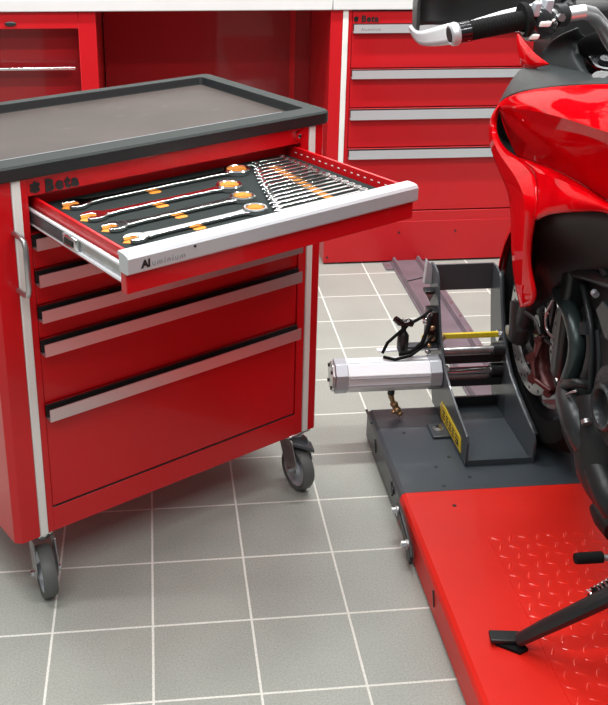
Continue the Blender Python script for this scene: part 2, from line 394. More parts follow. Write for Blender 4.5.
# open drawer
DY = -.342
dr = t(MB().box(.021, .651, DY+.006, DY+.024, .803, .839), 'drawer', M['cartred'], bevel=.0015); dr['label'] = 'pulled-out top drawer holding wrenches'
b = MB(); b.box(.034, .040, DY+.02, .05, .806, .868); b.box(.636, .642, DY+.02, .05, .806, .868); b.box(.040, .636, DY+.02, .05, .806, .812); b.box(.040, .636, .044, .05, .812, .866)
t(b, 'drawer_box', M['cartred'], dr, bevel=.001)
b = MB()
for k in range(16): b.box(.6352, .6362, DY+.045+k*.02, DY+.051+k*.02, .8555, .8575)
t(b, 'slot_row', M['strip'], dr)
sec = [(DY, .8385), (DY-.004, .842), (DY-.004, .866), (DY, .8715), (DY+.010, .8735), (DY+.026, .8735), (DY+.029, .870), (DY+.029, .866), (DY+.024, .866), (DY+.024, .8385)]
hd = t(MB().prism([(.019, y, z) for y, z in sec], (.634, 0, 0)), 'handle', M['aluL'], dr, bevel=.001)
text('lettering', 'Al', .0175, front(.044, DY-.0042, .8475), M['ink'], hd, .0006, bold=.0009)
text('lettering', 'uminium', .0145, front(.0625, DY-.0042, .8475), M['inkg'], hd, .0006, space=1.3)
t(MB().cyl((.1445, DY-.004, .862), (.1445, DY-.0052, .862), .0024, 10), 'dot_mark', M['ink'], hd)
for x0, s in ((.0335, -1), (.6425, 1)):
    b = MB(); b.box(min(x0, x0+s*.004), max(x0, x0+s*.004), DY+.03, .04, .818, .848)
    r1 = t(b, 'slide_rail', M['steel'], dr, bevel=.001)
    b = MB(); b.box(min(x0+s*.004, x0+s*.009), max(x0+s*.004, x0+s*.009), DY+.03, .03, .844, .848)
    b.box(min(x0+s*.004, x0+s*.009), max(x0+s*.004, x0+s*.009), DY+.03, .03, .817, .821); t(b, 'rail_flange', M['aluW'], r1)
    b = MB(); b.box(min(x0+s*.004, x0+s*.010), max(x0+s*.004, x0+s*.010), -.15, .03, .823, .842); t(b, 'inner_rail', M['gplate'], r1)
    b = MB(); b.box(min(x0+s*.004, x0+s*.012), max(x0+s*.004, x0+s*.012), -.165, -.115, .8215, .8435); t(b, 'stop_block', M['chrome'], r1, bevel=.002)
    b = MB(); b.box(min(x0+s*.012, x0+s*.0135), max(x0+s*.012, x0+s*.0135), -.155, -.125, .827, .838); t(b, 'stop_slot', M['ink'], r1)

# foam tray and wrenches (rest in the drawer)
ZF = .846
def on_cart(name, label, cat, group=None, loc=(0, 0, 0), rz=0):
    o = bpy.data.objects.new(name, None); C.objects.link(o); o.empty_display_size = .02
    o.matrix_basis = MT @ Matrix.Translation(Vector(loc)) @ Matrix.Rotation(rz, 4, 'Z')
    return tag(o, label, cat, group)
ft = on_cart('foam_tray', 'dark foam tray with orange cutouts lining the open drawer', 'foam tray')
def g(b, name, m, parent, **k): return b.build(name, m, parent, world=False, **k)
g(MB().box(.042, .634, DY+.032, .042, .8125, ZF), 'foam', M['foam'], ft, bevel=.002)
g(MB().prism([(.545, -.035, ZF), (.562, -.035, ZF), (.520, -.295, ZF), (.500, -.295, ZF)], (0, 0, .0007)), 'finger_channel', M['orange'], ft)
b = MB()
for q, wq in enumerate((.005, .004, .006, .004, .005, .004, .005)): b.box(.500+q*.0075, .500+q*.0075+wq, .012, .019, ZF, ZF+.0006)
g(b, 'worn_print', M['strip'], ft)

def wrench_head_open(b, x, y, z, r, h, d):
    """open jaw facing direction d (+1/-1 along x), two prongs of uneven length with a neck"""
    P = [(.9, .28), (.55, .72), (-.1, 1.0), (-.75, .98), (-1.25, .62), (-1.28, .42), (-.25, .42), (-.05, 0), (-.25, -.42), (-1.1, -.42), (-1.05, -.66), (-.6, -.98), (-.1, -1.0), (.55, -.72), (.9, -.28)]
    b.prism([(x - d*px*r, y + py*r, z) for px, py in P][::1], (0, 0, h))
def ring_head(b, x, y, z, ro, ri, h, n=24):
    b.lathe((x, y, z), (0, 0, 1), [(ri, 0), (ro, 0), (ro*1.0, h*.8), (ro*.93, h), (ri*1.08, h), (ri, h*.85)], n)
def big_wrench(x0, x1, y, k, label):
    o = on_cart('combination_wrench', label, 'wrench', 'large wrenches in the foam tray')
    b = MB(); L = x1-x0; rr = .0285 - k*.0018; z = ZF+.0012
    wrench_head_open(b, x0+rr*1.0, y, z, rr*.82, .007, -1)
    g(b, 'open_jaw', M['chrome'], o, bevel=.0012)
    b = MB(); ring_head(b, x1-rr, y, z, rr*.98, rr*.74, .010); g(b, 'ring_end', M['chrome'], o)
    b = MB()
    xs = [x0+rr*1.7, x0+rr*2.6, (x0+x1)/2, x1-rr*2.6, x1-rr*1.75]; wd = [.012, .0078, .0070, .0078, .012]
    pts = [(x, y-w_, z+.001) for x, w_ in zip(xs, wd)] + [(x, y+w_, z+.001) for x, w_ in list(zip(xs, wd))[::-1]]
    b.prism(pts, (0, 0, .0055)); g(b, 'shank', M['chrome'], o, bevel=.0012)
    # orange recesses belong to the foam tray
    e = MB(); e.lathe((x1-rr, y, ZF+.0003), (0, 0, 1), [(.0001, 0), (rr*.72, 0), (rr*.72, .0008), (.0001, .0008)], 20)
    for q in range(-2, 3): e.box(x1-rr+q*.0052-.0007, x1-rr+q*.0052+.0007, y-rr*.5, y+rr*.5, ZF+.0008, ZF+.0012)
    g(e, 'orange_cutout', M['orange'], ft)
    g(MB().prism([(x0-.006, y+.002, ZF), (x0+.006, y-rr*.42, ZF), (x0+rr*1.25, y-rr*.40, ZF), (x0+rr*1.5, y, ZF), (x0+rr*1.25, y+rr*.40, ZF), (x0+.004, y+rr*.45, ZF)], (0, 0, .0008)), 'orange_cutout', M['orange'], ft)
    xm = x0+L*(.44+.01*k)
    for sy in (-1, 1):
        g(MB().prism([(xm+px_, y+sy*.012+py_, ZF) for px_, py_ in rrect(-.014+sy*-.004, .010+sy*-.004, -.0075, .0075, .006, 4)], (0, 0, .0006)), 'orange_cutout', M['orange'], ft)
big_wrench(.080, .494, -.014, 0, 'largest chrome combination wrench, at the back of the foam tray')
big_wrench(.076, .418, -.092, 1, 'second largest chrome combination wrench, next in front of the rearmost one')
big_wrench(.080, .398, -.162, 2, 'third of the large chrome wrenches counted from the drawer back')
big_wrench(.082, .374, -.232, 3, 'smallest of the four large wrenches, nearest the drawer grip')
NS = 16
ords = ['shortest small chrome wrench, at the back of the fan'] + ['small chrome wrench in the fan, %s from the back' % s for s in ('second', 'third', 'fourth', 'fifth', 'sixth', 'seventh', 'eighth', 'ninth', 'tenth', 'eleventh', 'twelfth', 'thirteenth', 'fourteenth', 'fifteenth')] + ['longest small chrome wrench, nearest the drawer grip in the fan']
for k in range(NS):
    f_ = k/(NS-1); y = .006 - .292*f_
    x0 = .524 - .160*f_**.9; x1 = .606 - .012*f_ ; rr = .0070+.0025*f_; z = ZF+.0012
    o = on_cart('small_wrench', ords[k], 'wrench', 'small wrenches fanned in the foam tray')
    b = MB(); wrench_head_open(b, x0+rr, y, z, rr, .006, -1); g(b, 'open_jaw', M['chrome'], o, bevel=.0008)
    b = MB(); ring_head(b, x1-rr, y, z+.001, rr*.9, rr*.5, .008, 16); g(b, 'ring_end', M['chrome'], o)
    b = MB(); b.prism([(x0+rr*1.7, y-.0036, z+.001), (x1-rr*1.7, y-.0034, z+.001), (x1-rr*1.7, y+.0034, z+.001), (x0+rr*1.7, y+.0036, z+.001)], (0, 0, .0055)); g(b, 'shank', M['chrome'], o, bevel=.0008)

# =================================================================== MOTORCYCLE LIFT
DT = .085
lift = empty('motorcycle_lift', (1.2, 0, 0), 0, 'low motorcycle lift platform with dark front and red tread deck', 'motorcycle lift')
def deck(y0, y1, m, name):
    XL, XR = .770, 1.63
    sec = [(XL, .008), (XL, DT-.014), (XL+.004, DT-.005), (XL+.012, DT), (XR-.012, DT), (XR-.004, DT-.005), (XR, DT-.014), (XR, .008)]
    return w(MB().prism([(x, y0, z) for x, z in sec], (0, y1-y0, 0)), name, m, lift, ang=8)
dk = deck(.2875, .668, M['dkgrey'], 'front_deck')
rd = deck(-1.75, .2865, M['deckred'], 'main_deck')
w(MB().box(.764, .771, .60, .668, DT-.002, DT+.004), 'corner_lip', M['dkgrey'], dk, bevel=.002)
w(MB().box(.79, 1.61, -1.74, .66, 0, .008), 'base_frame', M['black'], lift)
for (x, y) in ((.84, .546), (.924, .426), (.881, .386), (.95, .337), (.879, .306), (.882, .228)):
    w(MB().cyl((x, y, DT-.0005), (x, y, DT+.0006), .0048, 12), 'bolt_hole', M['ink'], lift)
tb = MB(); tb.box(.922, 1.47, -1.7, .112, DT, DT+.0022)
tp2 = w(tb, 'tread_plate', M['deckred'], lift)
b = MB(); ln = .0135; wd = .0032; P_ = .0305
ny = int((1.7+.1)/P_); nx = int(.53/P_)
for i in range(nx):
    for j in range(ny):
        cx = .938+i*P_; cy = .098-j*P_
        if cy < -1.0: continue
        a = R(45 if (i+j) % 2 else -45) + R(20); c_, s_ = math.cos(a), math.sin(a)
        n = 6; base = []; ridge = []
        pts = [(-ln, 0), (-ln*.5, -wd), (ln*.5, -wd), (ln, 0), (ln*.5, wd), (-ln*.5, wd)]
        vs = [b.bm.verts.new((cx+p*c_-q*s_, cy+p*s_+q*c_, DT+.0021)) for p, q in pts]
        r1_ = b.bm.verts.new((cx-ln*.45*c_, cy-ln*.45*s_, DT+.0044)); r2_ = b.bm.verts.new((cx+ln*.45*c_, cy+ln*.45*s_, DT+.0044))
        for f in ((vs[0], vs[1], r1_), (vs[1], vs[2], r2_, r1_), (vs[2], vs[3], r2_), (vs[3], vs[4], r2_), (vs[4], vs[5], r1_, r2_), (vs[5], vs[0], r1_)): b.face(list(f))
w(b, 'tread_lugs', M['lug'], tp2, ang=80)
# side latch link with two bolts
b = MB(); b.prism([(.764, y, z) for y, z in ((.262, .078), (.236, .078), (.135, .052), (.118, .034), (.122, .014), (.146, .012), (.165, .030), (.262, .060))], (-.008, 0, 0))
lt = w(b, 'latch_link', M['black'], lift, bevel=.002)
for y, z in ((.246, .067), (.146, .050)):
    w(MB().cyl((.758, y, z), (.742, y, z), .008, 6), 'hex_bolt', M['chrome'], lt)
    w(MB().cyl((.757, y, z), (.753, y, z), .0115, 16), 'washer', M['steel'], lt)
w(MB().cyl((.766, .35, .05), (.7695, .35, .05), .01, 12), 'hole_plug', M['ink'], lift)
for y, h in ((.55, .03), (-.03, .03), (.36, .026)):
    b = MB(); b.tube([(.7697, y-.006, .032), (.7693, y-.002, .045), (.7693, y+.003, .055), (.7697, y+.009, .062)], .0025, 6); w(b, 'side_slot', M['ink'], lift)

# ---- wheel clamp
wc = empty('wheel_clamp', (1.035, .55, DT), 0, 'slate grey front wheel clamp with pneumatic cylinder on the lift front', 'wheel clamp')
prof = [(.380, DT+.003), (.378, .150), (.388, .164), (.43, .173), (.48, .184), (.53, .199), (.585, .220), (.625, .247), (.655, .280), (.675, .315), (.700, .370), (.722, .430), (.735, .445), (.765, .452), (.797, .449), (.803, .440), (.800, .425), (.765, .300), (.728, .180), (.705, .115), (.690, DT+.003)]
prof2 = [(y, z) for y, z in prof]
fp = w(MB().prism([(.950, y, z) for y, z in prof2], (.006, 0, 0)), 'side_plate', M['gplate'], wc, bevel=.001)
mp_ = w(MB().prism([(1.116, y, z-.006) for y, z in prof2], (.006, 0, 0)), 'jaw_plate', M['gplate'], wc, bevel=.001)
fl = MB()
path = prof[2:13]
fl.grid([[(1.116, y, z-.005) for y, z in path], [(1.128, y+.003, z-.004) for y, z in path]])
w(fl, 'jaw_flange', M['gplate'], wc, solid=.004)
w(MB().box(.956, 1.116, .783, .789, .372, .446), 'cross_plate', M['gplate'], wc, bevel=.001)
w(MB().box(.956, 1.116, .655, .663, .088, .118), 'cross_bar', M['black'], wc, bevel=.001)
w(MB().box(.9565, 1.1155, .385, .655, DT+.001, DT+.005), 'base_plate', M['dkgrey'], wc)
w(MB().box(.9565, 1.1155, .381, .386, DT+.001, DT+.016), 'base_lip', M['gplate'], wc)
ft_ = w(MB().box(.906, .951, .508, .577, DT+.001, DT+.008), 'mounting_foot', M['gplate'], wc, bevel=.002)
w(MB().cyl((.928, .545, DT+.008), (.928, .545, DT+.016), .009, 6), 'foot_bolt', M['chrome'], ft_)
w(MB().cyl((.928, .545, DT+.008), (.928, .545, DT+.010), .014, 16), 'foot_washer', M['steel'], ft_)
st = w(MB().prism([(.9497, y, z) for y, z in ((.418, .100), (.425, .137), (.60, .141), (.612, .127), (.598, .096))][::-1], (-.0012, 0, 0)), 'warning_sticker', M['yellow'], wc)
mtl = Matrix.Translation((.9483-1.035, .588-.55, .106-DT)) @ Matrix.Rotation(R(-90), 4, 'Z') @ Matrix.Rotation(R(90), 4, 'X')
for r_ in range(3):
    b = MB(); 
    for q in range(5): b.box(.9478, .9486, .45+q*.028, .468+q*.028, .105+r_*.009, .109+r_*.009)
    w(b, 'sticker_print', M['ink'], st)
b = MB(); b.prism([(.9478, .436, .106), (.9478, .444, .130), (.9478, .449, .106)], (.0008, 0, 0)); w(b, 'warning_triangle', M['ink'], st)
# pneumatic cylinder, axis along x at y=.65, z=.2
ya, za = .648, .2015
def sq(x0, x1, s, ch, name, m, parent=wc):
    P = [(-s, -s+ch), (-s+ch, -s), (s-ch, -s), (s, -s+ch), (s, s-ch), (s-ch, s), (-s+ch, s), (-s, s-ch)]
    return w(MB().prism([(x0, ya+a, za+c) for a, c in P], (x1-x0, 0, 0)), name, m, parent, bevel=.0015)
cylb = sq(.704, .918, .0405, .023, 'cylinder_barrel', M['aluW'])
sq(.672, .704, .0415, .023, 'cylinder_end_cap', M['aluG']); sq(.918, .949, .0415, .023, 'cylinder_end_cap', M['aluG'])
sq(.664, .672, .037, .022, 'cylinder_end_ring', M['steel'])
for dz in (-.010, .010): w(MB().box(.706, .916, ya-.0425, ya-.0403, za+dz-.001, za+dz+.001), 'barrel_groove', M['aluG'], cylb)
w(MB().box(.706, .916, ya-.014, ya-.011, za+.0402, za+.0412), 'barrel_groove', M['aluG'], cylb)
for dy in (-1, 1):
    for dz in (-1, 1): w(MB().cyl((.6635, ya+dy*.022, za+dz*.022), (.6605, ya+dy*.022, za+dz*.022), .005, 6), 'cap_screw', M['ink'], cylb)
for z, r_, m in ((.203, .0105, 'chrome'), (.262, .010, 'steel')):
    w(MB().cyl((.957, ya-.004, z), (1.115, ya-.004, z), r_, 16), 'guide_rod', M[m], wc)
    w(MB().cyl((1.085, ya-.004, z), (1.1155, ya-.004, z), .0175, 18), 'rod_bush', M['black'], wc)
w(MB().cyl((.957, ya-.004, .203), (.972, ya-.004, .203), .016, 18), 'rod_nut', M['steel'], wc)
w(MB().box(.957, 1.115, ya+.0, ya+.03, .222, .245), 'square_tube', M['black'], wc)
w(MB().box(.957, 1.115, ya-.02, ya+.03, .166, .186), 'square_tube', M['black'], wc)
w(MB().box(.957, 1.115, .683, .692, .276, .291), 'yellow_bar', M['yellow'], wc, bevel=.002)
w(MB().cyl((1.108, .68, .283), (1.128, .68, .283), .015, 18), 'end_nut', M['chrome'], wc)
for z in (.283, ): w(MB().sphere((.960, .680, z), .010, 12), 'ball_fitting', M['brass'], wc)
# silver flat rail left of plate
w(MB().box(.790, .95, .675, .690, .250, .255), 'flat_rail', M['aluW'], wc, bevel=.001)
w(MB().box(.86, .95, .675, .700, .255, .264), 'valve_body', M['gplate'], wc, bevel=.002)
# hand valve with T knob
vb = w(MB().lathe((.857, .68, .25), (0, 0, 1), [(.001, 0), (.013, 0), (.015, .008), (.015, .045), (.011, .052), (.007, .058), (.007, .07), (.001, .07)], 18), 'hand_valve', M['black'], wc)
w(MB().tube([(.833, .68, .343), (.845, .68, .332), (.857, .68, .328), (.869, .68, .331), (.880, .68, .326)], [.008, .010, .008, .011, .009], 12), 'valve_knob', M['gblack'], vb)
w(MB().cyl((.857, .68, .336), (.857, .68, .342), .006, 10), 'knob_cap', M['steel'], vb)
# hoses
for pts, r_ in (([(.80, .66, .256), (.812, .66, .285), (.835, .67, .30), (.87, .68, .325), (.905, .68, .345), (.93, .69, .36)], .0042),
                ([(.842, .655, .252), (.875, .65, .262), (.90, .65, .285), (.915, .66, .32), (.925, .67, .35)], .0055),
                ([(.80, .65, .25), (.83, .64, .246), (.87, .64, .256), (.91, .65, .28), (.93, .66, .30)], .004)):
    w(MB().tube(pts, r_, 10), 'air_hose', M['rubber'], wc)
# fittings tower on outer face of side plate
w(MB().box(.916, .950, .775, .79, .425, .49) if False else MB().prism([(.930, .775, .395), (.950, .775, .395), (.950, .775, .440), (.946, .775, .450), (.934, .775, .462)], (0, .02, 0)), 'bracket_cap', M['aluG'], wc, bevel=.001)
w(MB().box(.924, .9495, .735, .765, .382, .392), 'limit_block', M['black'], wc, bevel=.002)
w(MB().prism([(.926, .740, .381), (.948, .740, .381), (.938, .740, .358)], (0, .02, 0)), 'limit_wedge', M['steel'], wc, bevel=.001)
w(MB().box(.926, .9495, .69, .735, .24, .352), 'valve_block', M['black'], wc, bevel=.002)
for k, (dx, y, z, r_, m) in enumerate(((.924, .69, .348, .011, 'chrome'), (.916, .685, .336, .010, 'chrome'), (.918, .69, .325, .010, 'chrome'), (.932, .68, .312, .009, 'brass'), (.920, .685, .298, .007, 'brass'), (.934, .68, .283, .010, 'brass'), (.915, .69, .283, .007, 'yellow'), (.928, .68, .262, .008, 'brass'), (.924, .675, .247, .009, 'steel'))):
    w(MB().sphere((dx, y, z), r_, 12, (1, .9, .8)), 'push_fitting', M[m], wc)
w(MB().cyl((.880, .76, .412), (.925, .78, .412), .0018, 8), 'trip_wire', M['black'], wc)
# brass exhaust fitting below the cylinder
b = MB(); b.tube([(.824, .64, .162), (.824, .64, .140), (.828, .635, .128), (.836, .63, .112), (.842, .625, .098)], [.008, .008, .006, .009, .006], 12)
w(b, 'drain_fitting', M['brass'], wc)
for p, r_ in (((.832, .632, .120), .011), ((.838, .626, .107), .012), ((.845, .622, .098), .009), ((.829, .622, .103), .006)): w(MB().sphere(p, r_, 12, (1, 1, .8)), 'fitting_nut', M['brass'], wc)
w(MB().cyl((.824, .64, .163), (.824, .64, .146), .0095, 12), 'drain_stem', M['black'], wc)

# ---- rail lying on the floor behind the lift
fr = empty('floor_rail', (1.165, 1.3, 0), 0, 'long mauve grey metal ramp channel lying on floor behind lift', 'ramp')
sec = [(1.106, .002), (1.106, .006), (1.112, .006), (1.117, .024), (1.124, .024), (1.128, .010), (1.204, .010), (1.210, .026), (1.218, .026), (1.222, .006), (1.246, .006), (1.246, .002)]
w(MB().prism([(x, .78, z) for x, z in sec], (0, 1.115, 0)), 'channel', M['mauve'], fr)
for k in range(10):
    w(MB().cyl((1.234, .84+k*.11, .006), (1.234, .84+k*.11, .0075), .006, 10), 'rivet', M['steel'], fr)
w(MB().box(1.076, 1.108, 1.82, 1.89, .002, .006), 'corner_tab', M['mauve'], fr)
for y in (1.855,): w(MB().cyl((1.092, y, .006), (1.092, y, .0075), .006, 10), 'rivet', M['steel'], fr)

# =================================================================== MOTORCYCLE
XC = 1.2
bk = empty('motorcycle', (XC, -.1, DT), 0, 'glossy red and black motorcycle standing on the lift, seen from its left rear', 'motorcycle')
def k_(b, name, m, parent=bk, **kw): return b.build(name, m, parent, **kw)
def mirror(p): return Vector((2*XC-p[0], p[1], p[2]))
AX = Vector((XC, .5, .387))
# front wheel
def wheel(ax, r, hw, name):
    pr = [(r-.085, -hw*.75), (r-.05, -hw), (r-.025, -hw*.95), (r-.008, -hw*.6), (r, 0), (r-.008, hw*.6), (r-.025, hw*.95), (r-.05, hw), (r-.085, hw*.75)]
    wh = k_(MB().lathe(ax, (1, 0, 0), pr, 64), name, M['rubber'])
    pr = [(r-.105, -hw*.6), (r-.082, -hw*.8), (r-.078, -hw*.8), (r-.084, 0), (r-.078, hw*.8), (r-.082, hw*.8), (r-.105, hw*.6)]
    k_(MB().lathe(ax, (1, 0, 0), pr, 64), 'rim', M['gblack'], wh)
    k_(MB().lathe(ax, (1, 0, 0), [(.014, -.06), (.034, -.06), (.034, .06), (.014, .06)], 24), 'hub', M['gblack'], wh)
    for q in range(5):
        for dd in (-.16, .16):
            a = q*2*math.pi/5+.3; e_ = a+dd*.7; s_ = a-dd
            k_(MB().tube([ax+Vector((0, .03*math.cos(s_), .03*math.sin(s_))), ax+Vector((0, (r-.09)*math.cos(e_), (r-.09)*math.sin(e_)))], [.012, .009], 10), 'spoke', M['gblack'], wh)
    return wh
fwh = wheel(AX, .30, .058, 'front_wheel')
for s in (-1, 1):
    xd = XC+s*.068
    b = MB(); b.lathe((xd, AX.y, AX.z), (1, 0, 0), [(.112, -.0025), (.16, -.0025), (.16, .0025), (.112, .0025)], 60)
    nf = len(b.bm.faces)
    for q in range(48):
        a = q*2*math.pi/48; rr = (.122, .136, .150)[q % 3]
        b.cyl((xd-.0032, AX.y+rr*math.cos(a), AX.z+rr*math.sin(a)), (xd+.0032, AX.y+rr*math.cos(a), AX.z+rr*math.sin(a)), .0045, 8)
    b.bm.faces.ensure_lookup_table()
    for f_ in b.bm.faces[nf:]: f_.material_index = 1
    d = k_(b, 'brake_disc', M['steel'], fwh); d.data.materials.append(M['ink'])
    b = MB(); b.lathe((xd, AX.y, AX.z), (1, 0, 0), [(.05, -.002), (.07, -.002), (.07, .002), (.05, .002)], 30)
    for q in range(6):
        a = q*math.pi/3; b.tube([(xd, AX.y+.065*math.cos(a), AX.z+.065*math.sin(a)), (xd, AX.y+.116*math.cos(a+.35), AX.z+.116*math.sin(a+.35))], .004, 6)
    k_(b, 'disc_carrier', M['black'], d)
    # fork
    top = Vector((XC+s*.105, .20, 1.06)); bot = Vector((XC+s*.105, .485, .40)); mid = bot.lerp(top, .48)
    k_(MB().cyl(mid, top, .027, 20), 'fork_upper', M['black'])
    k_(MB().cyl(bot, mid, .021, 20), 'fork_lower', M['black'])
    k_(MB().tube([bot+Vector((0, .02, .06)), bot, AX+Vector((s*.105, 0, -.02))], [.026, .03, .028], 14), 'fork_foot', M['black'])
    # caliper behind the fork leg
    c0 = bx(536, 345, 1.105); c1 = bx(542, 392, 1.105)
    ctr = [Vector((XC+s*.095, .395+.02, .40)), Vector((XC+s*.095, .36, .36)), Vector((XC+s*.095, .345, .30)), Vector((XC+s*.095, .36, .25))]
    if s < 0:
        ctr = [bx(542, 338, 1.105), bx(541, 357, 1.105), bx(543, 373, 1.105), bx(551, 391, 1.105)]
    else: ctr = [mirror(p) for p in [bx(542, 338, 1.105), bx(541, 357, 1.105), bx(543, 373, 1.105), bx(551, 391, 1.105)]]
    cal = k_(MB().tube(ctr, [.015, .020, .020, .014], 10, sx=.8), 'brake_caliper', M['cal'])
    for p, r_ in ((ctr[0], .010), (ctr[1]+Vector((s*.022, -.014, .01)), .012), (ctr[2]+Vector((s*.022, -.014, .0)), .012), (ctr[3], .010)):
        k_(MB().cyl(p, p+Vector((s*.014, -.012, 0)), r_, 12), 'caliper_bolt', M['cal'], cal)
    k_(MB().tube([ctr[0]+Vector((s*.01, -.02, .0)), ctr[1]+Vector((s*.03, -.03, 0)), ctr[2]+Vector((s*.03, -.03, 0)), ctr[3]+Vector((s*.01, -.02, .01))], .006, 8), 'caliper_bridge', M['cal'], cal)
    k_(MB().tube([ctr[0], ctr[0]+Vector((0, -.04, .02)), ctr[0]+Vector((0, -.05, .09)), ctr[0]+Vector((0.01*-s, -.03, .16))], .0035, 8), 'brake_line', M['rubber'], cal)
k_(MB().cyl(AX-Vector((.135, 0, 0)), AX+Vector((.135, 0, 0)), .012, 16), 'axle', M['steel'], fwh)
# front mudguard: arc shell over the tyre
rows = []
for q in range(13):
    a = R(0+q*12); rr = .318
    row = []
    for tt in (-1, -.85, -.45, 0, .45, .85, 1):
        drop = .0 if abs(tt) < .5 else (.012 if abs(tt) < .9 else .045)
        row.append((XC+tt*.074, AX.y+(rr-drop)*math.cos(a), AX.z+(rr-drop)*math.sin(a)))
    rows.append(row)
k_(MB().grid(rows), 'front_mudguard', M['bikered'], solid=.003, sub=1)

# --- left and right fairings from control points (pixel outline at its own depth, real curvature in x)
def panel(rows, name, m, solid=.004, sub=2, crease=.8, both=True, extra=None, creased_cols=()):
    R_ = [[bx(*p) for p in r] for r in rows]
    for sd in ((0, 1) if both else (0,)):
        b = MB()
        rr = [[mirror(p) for p in r] for r in R_] if sd else R_
        b.grid(rr)
        cl = b.bm.edges.layers.float.new('crease_edge')
        b.bm.verts.ensure_lookup_table()
        nc = len(rr[0])
        for e in b.bm.edges:
            i, j = e.verts[0].index, e.verts[1].index
        b.bm.verts.index_update()
        for e in b.bm.edges:
            i, j = e.verts[0].index, e.verts[1].index
            if e.is_boundary: e[cl] = crease
            elif i % nc == j % nc and (i % nc) in creased_cols: e[cl] = .95; e.smooth = False
            elif i//nc == j//nc and ('r', i//nc) in creased_cols: e[cl] = .85; e.smooth = False
        k_(b, name, m, sub=sub, solid=solid)
# upper shell (tank side) : top edge -> crease -> concave flank -> lower seam
panel([
 [(499, 104, 1.015), (508, 97, 1.005), (524, 92, 1.000), (548, 88, 1.005), (576, 86, 1.015), (608, 85, 1.03), (680, 86, 1.06)],
 [(499, 106, 1.005), (510, 103, .985), (526, 101, .965), (548, 100, .955), (576, 102, .955), (608, 108, .96), (680, 120, .99)],
 [(500, 108, 1.000), (514, 107, .975), (530, 110, .952), (548, 113, .940), (576, 121, .935), (608, 132, .935), (680, 155, .96)],
 [(503, 122, 1.030), (516, 128, 1.01), (530, 133, .99), (550, 138, .98), (576, 146, .975), (608, 158, .975), (680, 190, .99)],
 [(510, 141, 1.050), (520, 147, 1.035), (533, 151, 1.02), (552, 157, 1.01), (578, 166, 1.00), (608, 182, 1.00), (680, 220, 1.01)],
 [(518, 157, 1.055), (525, 159, 1.04), (538, 164, 1.02), (554, 170, 1.010), (580, 184, 1.005), (608, 203, 1.01), (680, 250, 1.02)],
], 'tank_fairing', M['bikered'], creased_cols=(('r', 2),))
# lower shell : nose band, then flank above the black infill
panel([
 [(499, 105, 1.003), (499.5, 105.5, 1.0), (500, 107, 1.004)],
 [(491, 116, 1.002), (493, 116.5, .988), (496, 117, .998)],
 [(488.5, 135, .998), (491, 135, .980), (496, 135, .99)],
 [(493, 156, .990), (499, 154, .968), (505, 150, .985)],
 [(502, 176, .985), (512, 170, .952), (519, 158, .985)],
 [(509, 192, .985), (523, 188, .940), (536, 172, .966)],
 [(511, 206, .988), (526, 204, .938), (539, 201, .945)],
 [(511.5, 222, .992), (526, 221, .942), (535, 220, .947)],
 [(512, 243, .998), (524.5, 243, .952), (531, 242, .957)],
 [(513.5, 268, 1.006), (523.5, 268, .964), (530, 270, .968)],
 [(516, 288, 1.010), (522.5, 288, .974), (537, 292, .974)],
 [(520, 303, 1.010), (522.5, 304, .984), (535, 302, .982)],
 [(521, 307, 1.008), (523, 307, .990), (531, 305, .988)],
], 'nose_fairing', M['bikered'], creased_cols=(1,))
panel([
 [(519, 158, .985), (540, 165, .985), (556, 171, .99), (580, 184, .99), (604, 201, .995), (622, 212, .995), (680, 250, 1.0)],
 [(536, 172, .966), (550, 176, .955), (566, 183, .955), (586, 193, .960), (604, 204, .965), (622, 214, .975), (680, 252, .99)],
 [(539, 201, .945), (552, 200, .940), (568, 199, .942), (586, 202, .950), (604, 206, .960), (622, 216, .970), (680, 254, .985)],
 [(535, 220, .947), (548, 214, .945), (568, 212, .948), (586, 211, .955), (604, 210, .965), (622, 219, .972), (680, 257, .985)],
], 'side_fairing', M['bikered'], creased_cols=(('r', 1),))
# scoop cavity, its darkness painted as a black liner
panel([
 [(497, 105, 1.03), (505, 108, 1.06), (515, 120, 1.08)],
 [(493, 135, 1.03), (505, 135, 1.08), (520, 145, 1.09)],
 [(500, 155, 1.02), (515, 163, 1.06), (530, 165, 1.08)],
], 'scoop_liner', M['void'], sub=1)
# black infill panel below the flank
panel([
 [(532, 224, .965), (548, 213, .965), (576, 210, .97), (610, 208, .985), (650, 225, 1.0)],
 [(530, 245, .985), (548, 240, 1.00), (576, 236, 1.00), (612, 235, 1.01), (650, 245, 1.02)],
 [(529, 270, 1.00), (546, 265, 1.03), (574, 262, 1.04), (600, 262, 1.04), (650, 262, 1.04)],
 [(532, 296, 1.00), (545, 290, 1.05), (560, 282, 1.06), (580, 271, 1.06), (640, 262, 1.05)],
 [(524, 309, 1.00), (538, 309, 1.04), (550, 300, 1.07), (565, 285, 1.08), (630, 272, 1.08)],
], 'side_infill', M['brown'], sub=1)
